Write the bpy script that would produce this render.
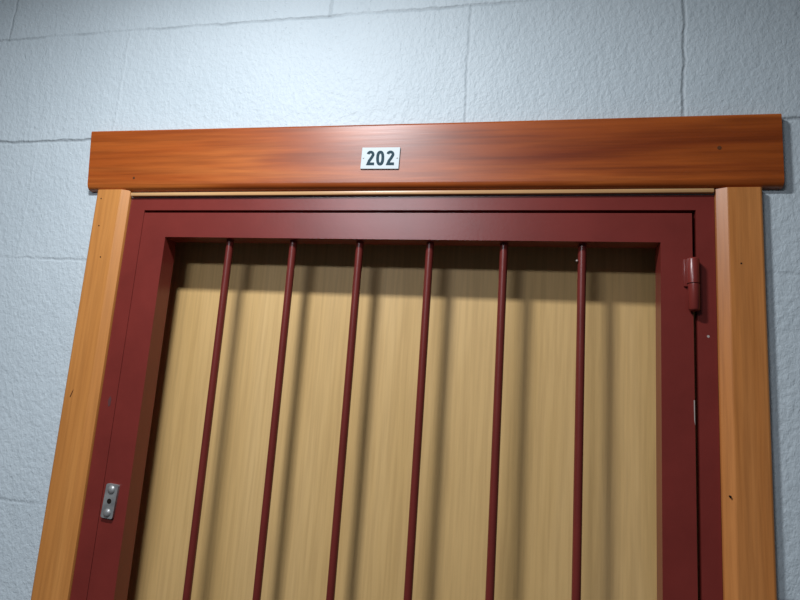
import bpy, bmesh, math
from mathutils import Matrix, Vector

# ------------------------------------------------------------------ clear
for o in list(bpy.data.objects):
    bpy.data.objects.remove(o, do_unlink=True)
sc = bpy.context.scene
C = sc.collection

Z0 = 2.05            # height of the red frame's top edge above the floor


def rad(a):
    return a * math.pi / 180.0


# ------------------------------------------------------------------ camera
cam_d = bpy.data.cameras.new('camera')
cam = bpy.data.objects.new('camera', cam_d)
C.objects.link(cam)
cam_d.sensor_fit = 'HORIZONTAL'
cam_d.sensor_width = 36.0
cam_d.lens = 36.0 * 574.0 / 800.0
cam_d.clip_start = 0.02
yaw, pit, rol = rad(12.464), rad(9.530), rad(-4.041)
R = (Matrix.Rotation(yaw, 3, 'Z') @ Matrix.Rotation(pit, 3, 'X') @ Matrix.Rotation(rol, 3, 'Y'))
right, fwd, up = R.col[0], R.col[1], R.col[2]
M = Matrix((right, up, -fwd)).transposed().to_4x4()
M.translation = Vector((0.19401, -0.76847, Z0 - 0.28261))
cam.matrix_world = M
sc.camera = cam

# ------------------------------------------------------------------ world
w = bpy.data.worlds.new('world')
sc.world = w
w.use_nodes = True
bg = w.node_tree.nodes['Background']
bg.inputs[0].default_value = (0.80, 0.90, 1.0, 1)
bg.inputs[1].default_value = 0.025


# ------------------------------------------------------------------ lamps under the ceiling
def lamp(name, loc, power, size, col):
    d = bpy.data.lights.new(name, 'AREA')
    d.shape = 'RECTANGLE'
    d.energy = power
    d.size, d.size_y = size
    d.color = col
    o = bpy.data.objects.new(name, d)
    o.location = loc
    C.objects.link(o)
    return o


lamp('ceiling_lamp', (-0.20, -0.56, Z0 + 0.495), 6.8, (0.16, 0.07), (0.95, 0.96, 1.0))

# fluorescent batten on the corridor ceiling farther back
td = bpy.data.lights.new('ceiling_tube', 'AREA')
td.shape = 'RECTANGLE'
td.size, td.size_y = 0.55, 0.30
td.energy = 13.5
td.color = (0.90, 0.92, 1.0)
tube = bpy.data.objects.new('ceiling_tube', td)
tube.location = (-0.44, -1.70, Z0 + 0.56)
C.objects.link(tube)

# ------------------------------------------------------------------ exposure
sc.view_settings.view_transform = 'Standard'
sc.view_settings.look = 'None'
sc.view_settings.exposure = 0.90
sc.view_settings.gamma = 1.0
sc.view_settings.use_curve_mapping = False


# ------------------------------------------------------------------ materials
class Nodes:
    def __init__(self, name, rough=0.5, spec=0.5):
        self.m = bpy.data.materials.new(name)
        self.m.use_nodes = True
        self.t = self.m.node_tree
        self.n = self.t.nodes
        self.b = self.n['Principled BSDF']
        self.b.inputs['Roughness'].default_value = rough
        self.b.inputs['Specular IOR Level'].default_value = spec

    def add(self, kind, **kw):
        x = self.n.new(kind)
        for k, v in kw.items():
            setattr(x, k, v)
        return x

    def link(self, a, b):
        self.t.links.new(a, b)

    def coords(self, scale=(1, 1, 1), loc=(0, 0, 0), rot=(0, 0, 0)):
        g = self.add('ShaderNodeNewGeometry')
        mp = self.add('ShaderNodeMapping')
        mp.inputs['Scale'].default_value = scale
        mp.inputs['Location'].default_value = loc
        mp.inputs['Rotation'].default_value = rot
        self.link(g.outputs['Position'], mp.inputs['Vector'])
        return mp.outputs['Vector']

    def noise(self, vec, scale, detail=3, rough=0.5, dist=0.0):
        x = self.add('ShaderNodeTexNoise')
        x.inputs['Scale'].default_value = scale
        x.inputs['Detail'].default_value = detail
        x.inputs['Roughness'].default_value = rough
        x.inputs['Distortion'].default_value = dist
        self.link(vec, x.inputs['Vector'])
        return x.outputs['Fac']

    def ramp(self, fac, stops):
        x = self.add('ShaderNodeValToRGB')
        e = x.color_ramp.elements
        e[0].position, e[0].color = stops[0][0], tuple(stops[0][1]) + (1,)
        e[1].position, e[1].color = stops[-1][0], tuple(stops[-1][1]) + (1,)
        for p, c in stops[1:-1]:
            k = e.new(p)
            k.color = tuple(c) + (1,)
        self.link(fac, x.inputs['Fac'])
        return x.outputs['Color']

    def mix(self, fac, a, b, mode='MIX'):
        x = self.add('ShaderNodeMix', data_type='RGBA', blend_type=mode)
        if isinstance(fac, (int, float)):
            x.inputs[0].default_value = fac
        else:
            self.link(fac, x.inputs[0])
        for s, v in ((6, a), (7, b)):
            if isinstance(v, tuple):
                x.inputs[s].default_value = v + (1,)
            else:
                self.link(v, x.inputs[s])
        return x.outputs[2]

    def math(self, op, a, b=None, clamp=False):
        x = self.add('ShaderNodeMath', operation=op, use_clamp=clamp)
        for i, v in enumerate((a, b)):
            if v is None:
                continue
            if isinstance(v, (int, float)):
                x.inputs[i].default_value = v
            else:
                self.link(v, x.inputs[i])
        return x.outputs[0]

    def bump(self, h, strength, dist, normal=None):
        x = self.add('ShaderNodeBump')
        x.inputs['Strength'].default_value = strength
        x.inputs['Distance'].default_value = dist
        self.link(h, x.inputs['Height'])
        if normal is not None:
            self.link(normal, x.inputs['Normal'])
        self.link(x.outputs['Normal'], self.b.inputs['Normal'])
        return x.outputs['Normal']

    def color(self, c):
        if isinstance(c, tuple):
            self.b.inputs['Base Color'].default_value = c + (1,)
        else:
            self.link(c, self.b.inputs['Base Color'])


def paint_mat(name, col, rough, spec=0.5, wob=0.12):
    k = Nodes(name, rough, spec)
    v = k.coords()
    n = k.noise(v, 14, 4, 0.6)
    dark = tuple(x * (1 - wob) for x in col)
    lite = tuple(min(1, x * (1 + wob)) for x in col)
    k.color(k.ramp(n, [(0.3, dark), (0.7, lite)]))
    k.bump(k.noise(v, 220, 2), 0.06, 0.001)
    return k.m


def wood_mat(name, axis, dark, mid, lite, rough, scale=1.0, fine=0.35, seed=0.0, spec=0.5, bumpy=0.10, rot=0.0):
    """grain runs along `axis` ('X' or 'Z')"""
    k = Nodes(name, rough, spec)
    st = (1.3, 16, 16) if axis == 'X' else (16, 16, 1.3)
    v = k.coords(tuple(s * scale for s in st), (seed, seed * 1.7, seed * 0.6), (0, rot, 0))
    big = k.noise(v, 1.0, 4, 0.55, 0.6)
    col = k.ramp(big, [(0.30, dark), (0.50, mid), (0.70, lite)])
    st2 = (6, 170, 170) if axis == 'X' else (170, 170, 6)
    v2 = k.coords(st2, (seed, 0, seed), (0, rot, 0))
    pores = k.noise(v2, 1.0, 3, 0.6)
    pr = k.ramp(pores, [(0.35, (0.62, 0.58, 0.55)), (0.60, (1.08, 1.08, 1.08))])
    k.color(k.mix(fine, col, k.mix(1.0, col, pr, 'MULTIPLY')))
    k.bump(pores, bumpy, 0.001)
    return k.m


def wall_mat():
    k = Nodes('painted_block_wall', 0.55, 0.35)
    v = k.coords()
    g = k.add('ShaderNodeNewGeometry')
    wob = k.noise(v, 9, 3)
    wob2 = k.noise(k.coords((1, 1, 1), (7, 3, 1)), 60, 3)
    sep = k.add('ShaderNodeSeparateXYZ')
    k.link(g.outputs['Position'], sep.inputs[0])
    sh = k.math('ADD', k.math('MULTIPLY', k.math('SUBTRACT', wob, 0.5), 0.010),
                k.math('MULTIPLY', k.math('SUBTRACT', wob2, 0.5), 0.006))
    x = k.math('ADD', sep.outputs['X'], sh)
    z = k.math('ADD', sep.outputs['Z'], sh)

    def groove(c, at, width):
        d = k.math('ABSOLUTE', k.math('SUBTRACT', c, at))
        mr = k.add('ShaderNodeMapRange', interpolation_type='SMOOTHSTEP')
        mr.inputs['From Min'].default_value = 0.0
        mr.inputs['From Max'].default_value = width
        mr.inputs['To Min'].default_value = 1.0
        mr.inputs['To Max'].default_value = 0.0
        k.link(d, mr.inputs['Value'])
        return mr.outputs['Result']

    def band(lo, hi):
        return k.math('MULTIPLY', k.math('GREATER_THAN', z, lo), k.math('LESS_THAN', z, hi))

    total = None
    # how open each bed joint is (most are filled with paint)
    patch = k.math('MULTIPLY', k.math('SUBTRACT', wob, 0.30), 3.0, True)
    beds = [(0.3005, 0.5), (0.1035, 0.62), (-0.1015, 0.24), (-0.290, 0.10), (-0.4785, 0.26)]
    for dz, s in beds:
        gr = k.math('MULTIPLY', groove(z, Z0 + dz, 0.0042), s)
        if s < 0.6:
            gr = k.math('MULTIPLY', gr, patch)
        total = gr if total is None else k.math('MAXIMUM', total, gr)
    heads = [(-0.482, 0.1035, 0.3005, -0.16), (0.1005, 0.1035, 0.3005, 0.22), (0.393, 0.1035, 0.3005, 0.40),
             (-0.6275, -0.1015, 0.1035, -0.10), (-0.12, 0.3005, 0.5, 0.3), (0.30, 0.3005, 0.5, 0.3),
             (-0.73, 0.3005, 0.5, 0.3), (0.66, -0.1015, 0.1035, 0.5), (-0.73, -0.29, -0.1015, 0.3)]
    for hx, lo, hi, s in heads:
        gr = k.math('MULTIPLY', k.math('MULTIPLY', groove(x, hx, 0.0040), band(Z0 + lo, Z0 + hi)), s)
        total = k.math('ADD', total, gr)
    # roller stipple, pits and drips
    vs = k.coords((1, 1, 0.75))
    stip = k.noise(vs, 165, 3, 0.6, 0.3)
    stip2 = k.noise(k.coords((1, 1, 0.6), (2, 5, 9)), 38, 3, 0.5, 0.3)
    vor = k.add('ShaderNodeTexVoronoi')
    vor.inputs['Scale'].default_value = 85
    k.link(v, vor.inputs['Vector'])
    pit = k.math('LESS_THAN', vor.outputs['Distance'], 0.16)
    pitmask = k.math('GREATER_THAN', k.noise(k.coords((1, 1, 1), (4, 4, 4)), 22, 2), 0.56)
    pits = k.math('MULTIPLY', pit, pitmask)
    h = k.math('ADD', k.math('MULTIPLY', stip, 0.9), k.math('MULTIPLY', stip2, 0.7))
    h = k.math('SUBTRACT', h, k.math('MULTIPLY', pits, 0.9))
    h = k.math('SUBTRACT', h, k.math('MULTIPLY', total, 1.6))
    k.bump(h, 0.75, 0.0024)
    base = k.ramp(k.noise(v, 5, 3), [(0.3, (0.495, 0.580, 0.622)), (0.7, (0.535, 0.620, 0.662))])
    joint_shade = k.math('MULTIPLY', total, 0.75, True)  # shade inside the open joints, mixed into the wall colour
    k.color(k.mix(joint_shade, base, (0.16, 0.19, 0.21)))
    return k.m


M_wall = wall_mat()
M_ceil = paint_mat('ceiling_white', (0.62, 0.64, 0.65), 0.8, 0.2, 0.03)
M_floor = paint_mat('floor_grey_vinyl', (0.06, 0.06, 0.06), 0.5, 0.4, 0.15)
M_red = paint_mat('oxide_red_paint', (0.178, 0.026, 0.020), 0.31, 0.5, 0.10)
M_bar = paint_mat('oxide_red_bar_paint', (0.150, 0.022, 0.017), 0.34, 0.5, 0.10)
M_lintel = wood_mat('varnished_red_wood', 'X', (0.170, 0.026, 0.004), (0.360, 0.080, 0.011), (0.560, 0.170, 0.032), 0.34, 1.0, 0.60, 3.1)
M_jamb = wood_mat('varnished_orange_wood', 'Z', (0.460, 0.180, 0.040), (0.560, 0.235, 0.058), (0.640, 0.290, 0.080), 0.40, 0.8, 0.35, 9.4)
M_jamb2 = wood_mat('varnished_brown_wood', 'Z', (0.400, 0.140, 0.034), (0.510, 0.195, 0.050), (0.610, 0.255, 0.075), 0.34, 0.8, 0.45, 5.2)
M_strip = wood_mat('pale_wood', 'X', (0.42, 0.22, 0.09), (0.55, 0.32, 0.14), (0.65, 0.42, 0.20), 0.35, 1.0, 0.3, 1.3)
M_door = wood_mat('oak_veneer', 'Z', (0.590, 0.390, 0.150), (0.640, 0.430, 0.175), (0.690, 0.475, 0.205), 0.50, 0.75, 0.28, 2.2, 0.35, 0.05)
M_hole = paint_mat('dark_hole', (0.015, 0.010, 0.008), 0.8, 0.1)
M_knot = paint_mat('brown_knot', (0.10, 0.035, 0.012), 0.5, 0.3)
M_plate = paint_mat('white_enamel', (0.52, 0.60, 0.62), 0.5, 0.5, 0.02)
M_digit = paint_mat('slate_blue_ink', (0.025, 0.060, 0.080), 0.7, 0.15, 0.05)
M_chip = paint_mat('bare_primer', (0.42, 0.36, 0.33), 0.5, 0.4)
k_ = Nodes('zinc_steel', 0.42)
k_.b.inputs['Metallic'].default_value = 0.6
k_.color(k_.ramp(k_.noise(k_.coords(), 90, 3), [(0.3, (0.30, 0.31, 0.31)), (0.7, (0.46, 0.48, 0.47))]))
M_zinc = k_.m


# ------------------------------------------------------------------ helpers
def P(x, y, z):
    return Vector((x, y, z + Z0))


def obj(name, bm, mat, parent=None, smooth=False):
    bmesh.ops.recalc_face_normals(bm, faces=bm.faces)
    me = bpy.data.meshes.new(name)
    bm.to_mesh(me)
    bm.free()
    me.materials.append(mat)
    if smooth:
        for p in me.polygons:
            p.use_smooth = True
    o = bpy.data.objects.new(name, me)
    C.objects.link(o)
    if parent is not None:
        o.parent = parent
        o.matrix_parent_inverse = Matrix.Translation(-parent.location)
    return o


def tag(o, label=None, cat=None, group=None, kind=None):
    for k, v in (('label', label), ('category', cat), ('group', group), ('kind', kind)):
        if v:
            o[k] = v
    return o


def empty(name, loc):
    o = bpy.data.objects.new(name, None)
    o.location = loc
    o.empty_display_size = 0.05
    C.objects.link(o)
    return o


def add_box(bm, x0, x1, y0, y1, z0, z1, bev=0.0, seg=2):
    r = bmesh.ops.create_cube(bm, size=1.0)
    vs = r['verts']
    for v in vs:
        v.co = P((x0 + x1) / 2 + v.co.x * (x1 - x0), (y0 + y1) / 2 + v.co.y * (y1 - y0), (z0 + z1) / 2 + v.co.z * (z1 - z0))
    if bev > 0:
        es = list({e for v in vs for e in v.link_edges})
        bmesh.ops.bevel(bm, geom=es, offset=bev, segments=seg, profile=0.5, affect='EDGES')
    return bm


def box(*a, **k):
    return add_box(bmesh.new(), *a, **k)


def prism(bm, pts, lo, hi, axis):
    """pts: 2-D outline; axis 'Z': (x, y), axis 'X': (y, z), axis 'Y': (x, z)"""
    def mk(p, t):
        if axis == 'Z':
            return P(p[0], p[1], t)
        if axis == 'X':
            return P(t, p[0], p[1])
        return P(p[0], t, p[1])
    a = [bm.verts.new(mk(p, lo)) for p in pts]
    b = [bm.verts.new(mk(p, hi)) for p in pts]
    n = len(pts)
    bm.faces.new(a)
    bm.faces.new(b[::-1])
    for i in range(n):
        bm.faces.new((a[i], a[(i + 1) % n], b[(i + 1) % n], b[i]))
    return bm


def bevel_all(bm, off, seg=2, ang=20):
    es = [e for e in bm.edges if len(e.link_faces) == 2 and e.calc_face_angle(0) > rad(ang)]
    bmesh.ops.bevel(bm, geom=es, offset=off, segments=seg, profile=0.5, affect='EDGES')
    return bm


def add_rod(bm, a, b, r, n=20, dome=0.0):
    a, b = Vector(a), Vector(b)
    d = (b - a).normalized()
    u = d.orthogonal().normalized()
    v = d.cross(u)
    rings = [(a, r), (b, r)]
    if dome > 0:
        rings = [(a, r)]
        L = (b - a).length
        rings += [(b - d * dome, r)]
        for t in (30, 55, 75):
            rings.append((b - d * dome * (1 - math.sin(rad(t))), r * math.cos(rad(t))))
    prev = None
    first = None
    for c, rr in rings:
        cur = [bm.verts.new(c + (u * math.cos(2 * math.pi * i / n) + v * math.sin(2 * math.pi * i / n)) * rr) for i in range(n)]
        if prev:
            for i in range(n):
                bm.faces.new((prev[i], prev[(i + 1) % n], cur[(i + 1) % n], cur[i]))
        else:
            first = cur
        prev = cur
    bm.faces.new(first[::-1])
    bm.faces.new(prev)
    return bm


def smooth_by_angle(o, deg=35, wide=0.006):
    """smooth the narrow facets (rounded arrises, rods); broad faces stay flat"""
    me = o.data
    bm = bmesh.new()
    bm.from_mesh(me)
    for f in bm.faces:
        L = max(e.calc_length() for e in f.edges)
        f.smooth = f.calc_area() / L < wide and len(f.verts) <= 4
    for e in bm.edges:
        e.smooth = not (len(e.link_faces) == 2 and e.calc_face_angle(0) > rad(deg))
    bm.to_mesh(me)
    bm.free()
    return o


YW = 0.002           # wall face
YT = -0.010          # face of the wooden trim
FX = 0.4265          # outer half width of the red frame
GB = -Z0 + 0.012     # underside of the gate

# ------------------------------------------------------------------ setting
bm = bmesh.new()
OX, OZ = FX + 0.0005, 0.0010
prism(bm, [(-2.2, -Z0), (-OX, -Z0), (-OX, OZ), (OX, OZ), (OX, -Z0), (2.2, -Z0), (2.2, 0.62), (-2.2, 0.62)], YW, 0.158, 'Y')
tag(obj('wall_back', bm, M_wall), 'pale blue painted concrete block wall around the doorway', 'wall', kind='structure')
tag(obj('floor', box(-2.2, 2.2, -3.0, 0.4, -Z0 - 0.1, -Z0), M_floor), 'grey corridor floor below the doorway', 'floor', kind='structure')
tag(obj('ceiling', box(-2.2, 2.2, -3.0, 0.158, 0.62, 0.70), M_ceil), 'white corridor ceiling above the doorway', 'ceiling', kind='structure')

# flush oak door behind the bars
door = obj('door_1', box(-0.392, 0.392, 0.070, 0.108, -Z0 + 0.006, -0.030, bev=0.0015), M_door)
tag(door, 'light oak veneer flush door behind the red barred gate', 'door', kind='structure')

# head trim: the long board across the top, slightly out of level and with a raking left end
bm = bmesh.new()
tops = [(-0.5133, 0.0110, 0.1134), (0.060, 0.0090, 0.1082), (0.5040, 0.0074, 0.1058)]


def board_section(x, zb, zt, xb=None):
    xb = x if xb is None else xb
    sec = [(YW - 0.0003, zb)]
    r = 0.0092
    for t in (0, 18, 36, 54, 72, 90):                 # rounded lower arris
        sec.append((YT + r - r * math.sin(rad(t)), zb + r - r * math.cos(rad(t))))
    r = 0.0035
    for t in (0, 30, 60, 90):                         # eased upper arris
        sec.append((YT + r - r * math.cos(rad(t)), zt - r + r * math.sin(rad(t))))
    sec.append((YW - 0.0003, zt))
    return [bm.verts.new(P(xb + (x - xb) * (z - zb) / (zt - zb), y, z)) for y, z in sec]


rings = [board_section(*tops[0], xb=-0.5030), board_section(*tops[1]), board_section(*tops[2])]
for a, b in zip(rings, rings[1:]):
    for i in range(len(a)):
        bm.faces.new((a[i], a[(i + 1) % len(a)], b[(i + 1) % len(a)], b[i]))
bm.faces.new(rings[0])
bm.faces.new(rings[-1][::-1])
es = [e for e in bm.edges if len(e.link_faces) == 2 and e.calc_face_angle(0) > rad(60)
      and abs(e.verts[0].co.x - e.verts[1].co.x) < 0.02]
bmesh.ops.bevel(bm, geom=es, offset=0.0028, segments=3, profile=0.5, affect='EDGES')
t1 = smooth_by_angle(obj('trim_1', bm, M_lintel), 50)
tag(t1, 'dark reddish varnished wooden head board above the doorway, carrying the number plate', 'door trim', kind='structure')
for i, (kx, kz, r) in enumerate([(-0.42, 0.030, 0.0020), (0.431, 0.060, 0.0026)]):
    bm = bmesh.new()
    add_rod(bm, P(kx, YT + 0.002, kz), P(kx, YT - 0.0003, kz), r, 16)
    obj('knot', bm, M_knot, t1)

# side trims: chamfered towards the opening
def side_trim(name, s, xo, label, mat, zt):
    bm = bmesh.new()
    r = 0.0040
    pts = [(s * xo, YW - 0.0003)]
    for t in (0, 22, 45, 67, 90):                     # rounded outer arris
        pts.append((s * (xo - r + r * math.cos(rad(t))), YT + r - r * math.sin(rad(t))))
    pts += [(s * (FX + 0.0138), YT), (s * (FX + 0.0125), YT + 0.0003), (s * (FX + 0.0012), -0.0034), (s * (FX + 0.0005), -0.0010),
            (s * (FX + 0.0005), YW - 0.0003)]
    prism(bm, pts, -Z0, zt, 'Z')
    o = smooth_by_angle(obj(name, bm, mat), 40)
    return tag(o, label, 'door trim', kind='structure')


t2 = side_trim('trim_2', -1, 0.4845, 'honey orange varnished wooden side trim left of the red gate', M_jamb, 0.0112)
t3 = side_trim('trim_3', 1, 0.4800, 'brown varnished wooden side trim at the hinge side of the red gate', M_jamb2, 0.0068)
for par, pts in ((t2, [(-0.474, -0.004), (-0.470, -0.049), (-0.458, -0.100)]), (t3, [(0.4525, -0.092), (0.4340, -0.37)])):
    for x, z in pts:
        bm = bmesh.new()
        add_rod(bm, P(x, YT + 0.003, z), P(x, YT - 0.0002, z), 0.0011, 14)
        obj('nail_hole', bm, M_hole, par)
bm = bmesh.new()
prism(bm, [(-0.4725, -0.3175), (-0.4695, -0.3085), (-0.4675, -0.3060), (-0.4690, -0.3120), (-0.4712, -0.3185)], YT - 0.0002, YT + 0.002, 'Y')
obj('scratch', bm, M_knot, t2)

# thin pale strip between head board and red frame
bm = box(-FX + 0.001, FX - 0.001, -0.0055, YW - 0.0003, 0.0018, 0.0075, bev=0.0012)
t4 = smooth_by_angle(obj('trim_4', bm, M_strip), 40)
tag(t4, 'thin pale wooden strip between the head board and the red frame', 'door trim', kind='structure')

# ------------------------------------------------------------------ red steel frame
fr = empty('gate_frame', (0, 0.05, 0))
tag(fr, 'fixed dark red steel frame set in the doorway around the barred gate', 'door frame')


def L_post(s):
    bm = bmesh.new()
    xi = 0.3998 if s < 0 else 0.4046
    pts = [(s * FX, 0.0), (s * xi, 0.0), (s * xi, 0.062), (s * 0.394, 0.062), (s * 0.394, 0.068), (s * 0.396, 0.068), (s * 0.396, 0.13), (s * FX, 0.13)]
    prism(bm, pts, -Z0, 0.0, 'Z')
    return smooth_by_angle(obj('frame_post', bevel_all(bm, 0.0008, 2, 40), M_red, fr), 40)


L_post(-1)
L_post(1)
bm = bmesh.new()
prism(bm, [(0.0, 0.0), (0.0, -0.0200), (0.062, -0.0200), (0.062, -0.034), (0.068, -0.034), (0.068, -0.0285), (0.13, -0.0285), (0.13, 0.0)], -0.3998, 0.4046, 'X')
smooth_by_angle(obj('frame_head', bevel_all(bm, 0.0008, 2, 40), M_red, fr), 40)
# scuff on the frame post
bm = bmesh.new()
prism(bm, [(-0.4135, -0.318), (-0.4105, -0.312), (-0.4080, -0.316), (-0.4085, -0.326), (-0.4120, -0.328)], -0.0002, 0.001, 'Y')
obj('paint_scuff', bm, paint_mat('worn_red', (0.10, 0.035, 0.035), 0.5), fr)
bm = bmesh.new()
add_rod(bm, P(0.4165, 0.001, -0.183), P(0.4165, -0.0002, -0.183), 0.0016, 12)
obj('paint_chip', bm, M_chip, fr)

# ------------------------------------------------------------------ barred gate
gate = empty('security_gate', (0, 0.015, 0.012))
tag(gate, 'dark red steel security gate with upright round bars in front of the oak door', 'gate')
D = 0.030
GT = -0.0242
RB = -0.0634


def gate_piece(name, pts):
    bm = prism(bmesh.new(), pts, 0.0, D, 'Y')
    return smooth_by_angle(obj(name, bevel_all(bm, 0.0008, 2, 40), M_red, gate), 40)


XL0, XL1, XR1, XR0 = -0.3990, -0.3562, 0.3622, 0.4000
gate_piece('stile', [(XL0, GB), (XL1, GB + 0.04), (XL1, RB), (XL0, GT)])
st_r = gate_piece('stile', [(XR0, GB), (XR1, GB + 0.04), (XR1, RB), (XR0, GT)])
gate_piece('top_rail', [(XL0, GT), (XL1, RB), (XR1, RB), (XR0, GT)])
gate_piece('bottom_rail', [(XL0, GB), (XL1, GB + 0.04), (XR1, GB + 0.04), (XR0, GB)])
bars = []
for i in range(6):
    x = -0.25300 + 0.10400 * i
    bm = bmesh.new()
    add_rod(bm, P(x, 0.015, GB + 0.039), P(x, 0.015, RB + 0.001), 0.0056, 24)
    bars.append(smooth_by_angle(obj('bar', bm, M_bar, gate), 60))
# weld spatter beside the last bar
bm = bmesh.new()
bmesh.ops.create_icosphere(bm, subdivisions=2, radius=0.0016, matrix=Matrix.Translation(P(0.2602, 0.0115, -0.0870)))
obj('weld_spatter', bm, M_chip, bars[5], True)
# weld scuffs on the stiles
bm = bmesh.new()
prism(bm, [(0.3988, -0.262), (0.4000, -0.262), (0.4000, -0.292), (0.3990, -0.286)], -0.0002, 0.001, 'Y')
obj('paint_chip', bm, M_chip, st_r)

# hinge: two knuckles, the upper one with its welded leaf
hx, hy = 0.3985, -0.0070
hin = obj('hinge', add_rod(bmesh.new(), P(hx, hy, -0.0880), P(hx, hy, -0.1500), 0.0040, 24), M_red, gate)
bm = bmesh.new()
add_rod(bm, P(hx, hy, -0.1180), P(hx, hy, -0.0845), 0.0072, 24, 0.003)
smooth_by_angle(obj('upper_knuckle', bm, M_red, hin), 40)
bm = bmesh.new()
add_rod(bm, P(hx + 0.0006, hy, -0.1190), P(hx + 0.0006, hy, -0.1535), 0.0068, 24, 0.003)
smooth_by_angle(obj('lower_knuckle', bm, M_red, hin), 40)
bm = box(hx - 0.0098, hx - 0.001, -0.0035, 0.0002, -0.1215, -0.0860, bev=0.0010)
smooth_by_angle(obj('leaf', bm, M_red, hin), 40)

# lock keeper plate with two round screw heads and a keyhole
LROT = Matrix.Rotation(rad(3.0), 3, 'Y')
LC = P(-0.3832, 0.0, -0.4605)


def on_latch(bm):
    for v in bm.verts:
        v.co = LROT @ (v.co - P(0, 0, 0)) + LC
    return bm


bm = bmesh.new()
pl = []
for cx, cz, t0 in ((0.0072, 0.0212, 0), (-0.0072, 0.0212, 90), (-0.0072, -0.0212, 180), (0.0072, -0.0212, 270)):
    for t in (0, 30, 60, 90):
        pl.append((cx + 0.0026 * math.cos(rad(t0 + t)), cz + 0.0026 * math.sin(rad(t0 + t))))
prism(bm, pl, -0.0040, 0.0002, 'Y')
lk = obj('latch_plate', on_latch(bevel_all(bm, 0.0008, 2, 60)), M_zinc, gate)
smooth_by_angle(lk, 40)
tag(lk, 'grey zinc latch plate')
for z in (0.0160, -0.0165):
    bm = bmesh.new()
    add_rod(bm, P(0, -0.0038, z), P(0, -0.0066, z), 0.0060, 24, 0.0026)
    smooth_by_angle(obj('screw_head', on_latch(bm), M_zinc, lk), 60)
bm = bmesh.new()
add_rod(bm, P(-0.0002, -0.0030, 0.0), P(-0.0002, -0.0042, 0.0), 0.0036, 20)
obj('keyhole', on_latch(bm), M_hole, lk)

# ------------------------------------------------------------------ number plate
pc = Vector((-0.0172, 0.0, 0.0544))
plate = empty('number_plate', P(pc.x, YT, pc.z - 0.017))
tag(plate, 'small white number plate reading 202 fixed to the wooden head board', 'sign')
ROT = Matrix.Rotation(rad(0.9), 3, 'Y')


def on_plate(bm):
    for v in bm.verts:
        q = v.co - P(0, 0, 0)
        q = ROT @ q
        v.co = q + P(pc.x, 0, pc.z)
    return bm


bm = box(-0.0286, 0.0286, YT - 0.0020, YT + 0.0002, -0.0166, 0.0166, bev=0.0007)
obj('backing', on_plate(bm), M_plate, plate)


def stroke(pts, wdt, closed=False):
    """mitred 2-D stroke, returns list of (left, right) points"""
    n = len(pts)
    out = []
    for i, p in enumerate(pts):
        p = Vector(p)
        if closed:
            a, b = Vector(pts[i - 1]), Vector(pts[(i + 1) % n])
        else:
            a = Vector(pts[max(i - 1, 0)])
            b = Vector(pts[min(i + 1, n - 1)])
        d1 = (p - a)
        d2 = (b - p)
        if d1.length < 1e-9:
            d1 = d2
        if d2.length < 1e-9:
            d2 = d1
        d1 = d1.normalized()
        d2 = d2.normalized()
        n1 = Vector((-d1.y, d1.x))
        n2 = Vector((-d2.y, d2.x))
        m = (n1 + n2).normalized()
        s = 1.0 / max(m.dot(n1), 0.45)
        out.append((p + m * wdt / 2 * s, p - m * wdt / 2 * s))
    return out


def stroke_mesh(pts, wdt, y0, y1, closed=False):
    bm = bmesh.new()
    lr = stroke(pts, wdt, closed)
    vs = []
    for l, r in lr:
        vs.append([bm.verts.new(P(l.x, y0, l.y)), bm.verts.new(P(r.x, y0, r.y)), bm.verts.new(P(l.x, y1, l.y)), bm.verts.new(P(r.x, y1, r.y))])
    n = len(vs)
    for i in range(n if closed else n - 1):
        a, b = vs[i], vs[(i + 1) % n]
        bm.faces.new((a[0], b[0], b[1], a[1]))
        bm.faces.new((a[2], a[3], b[3], b[2]))
        bm.faces.new((a[0], a[2], b[2], b[0]))
        bm.faces.new((a[1], b[1], b[3], a[3]))
    if not closed:
        for q in (vs[0], vs[-1]):
            bm.faces.new((q[0], q[1], q[3], q[2]))
    return bm


def two(cx):
    r, top = 0.0038, 0.0068
    pts = []
    for t in range(170, -41, -15):
        pts.append((cx + r * math.cos(rad(t)), 0.0056 + 0.0037 * math.sin(rad(t))))
    pts += [(cx + 0.0014, 0.0002), (cx - 0.0016, -0.0040), (cx - 0.0034, -0.0088), (cx + 0.0058, -0.0088)]
    return stroke_mesh(pts, 0.0040, YT - 0.0024, YT - 0.0018)


def zero(cx):
    pts = []
    for t in range(0, 360, 12):
        c, s = math.cos(rad(t)), math.sin(rad(t))
        f = 2 / 2.5
        pts.append((cx + 0.0039 * math.copysign(abs(c) ** f, c), 0.0091 * math.copysign(abs(s) ** f, s)))
    return stroke_mesh(pts, 0.0042, YT - 0.0024, YT - 0.0018, True)


for cx, fn in ((-0.0146, two), (0.0, zero), (0.0150, two)):
    bm = fn(cx)
    for v in bm.verts:
        v.co.x -= 0.05 * (v.co.z - Z0)
    obj('digit', on_plate(bm), M_digit, plate)
for sx in (-0.0252, 0.0252):
    bm = bmesh.new()
    add_rod(bm, P(sx, YT - 0.0010, 0.0), P(sx, YT - 0.0026, 0.0), 0.0013, 16, 0.0008)
    obj('screw', on_plate(bm), M_zinc, plate)
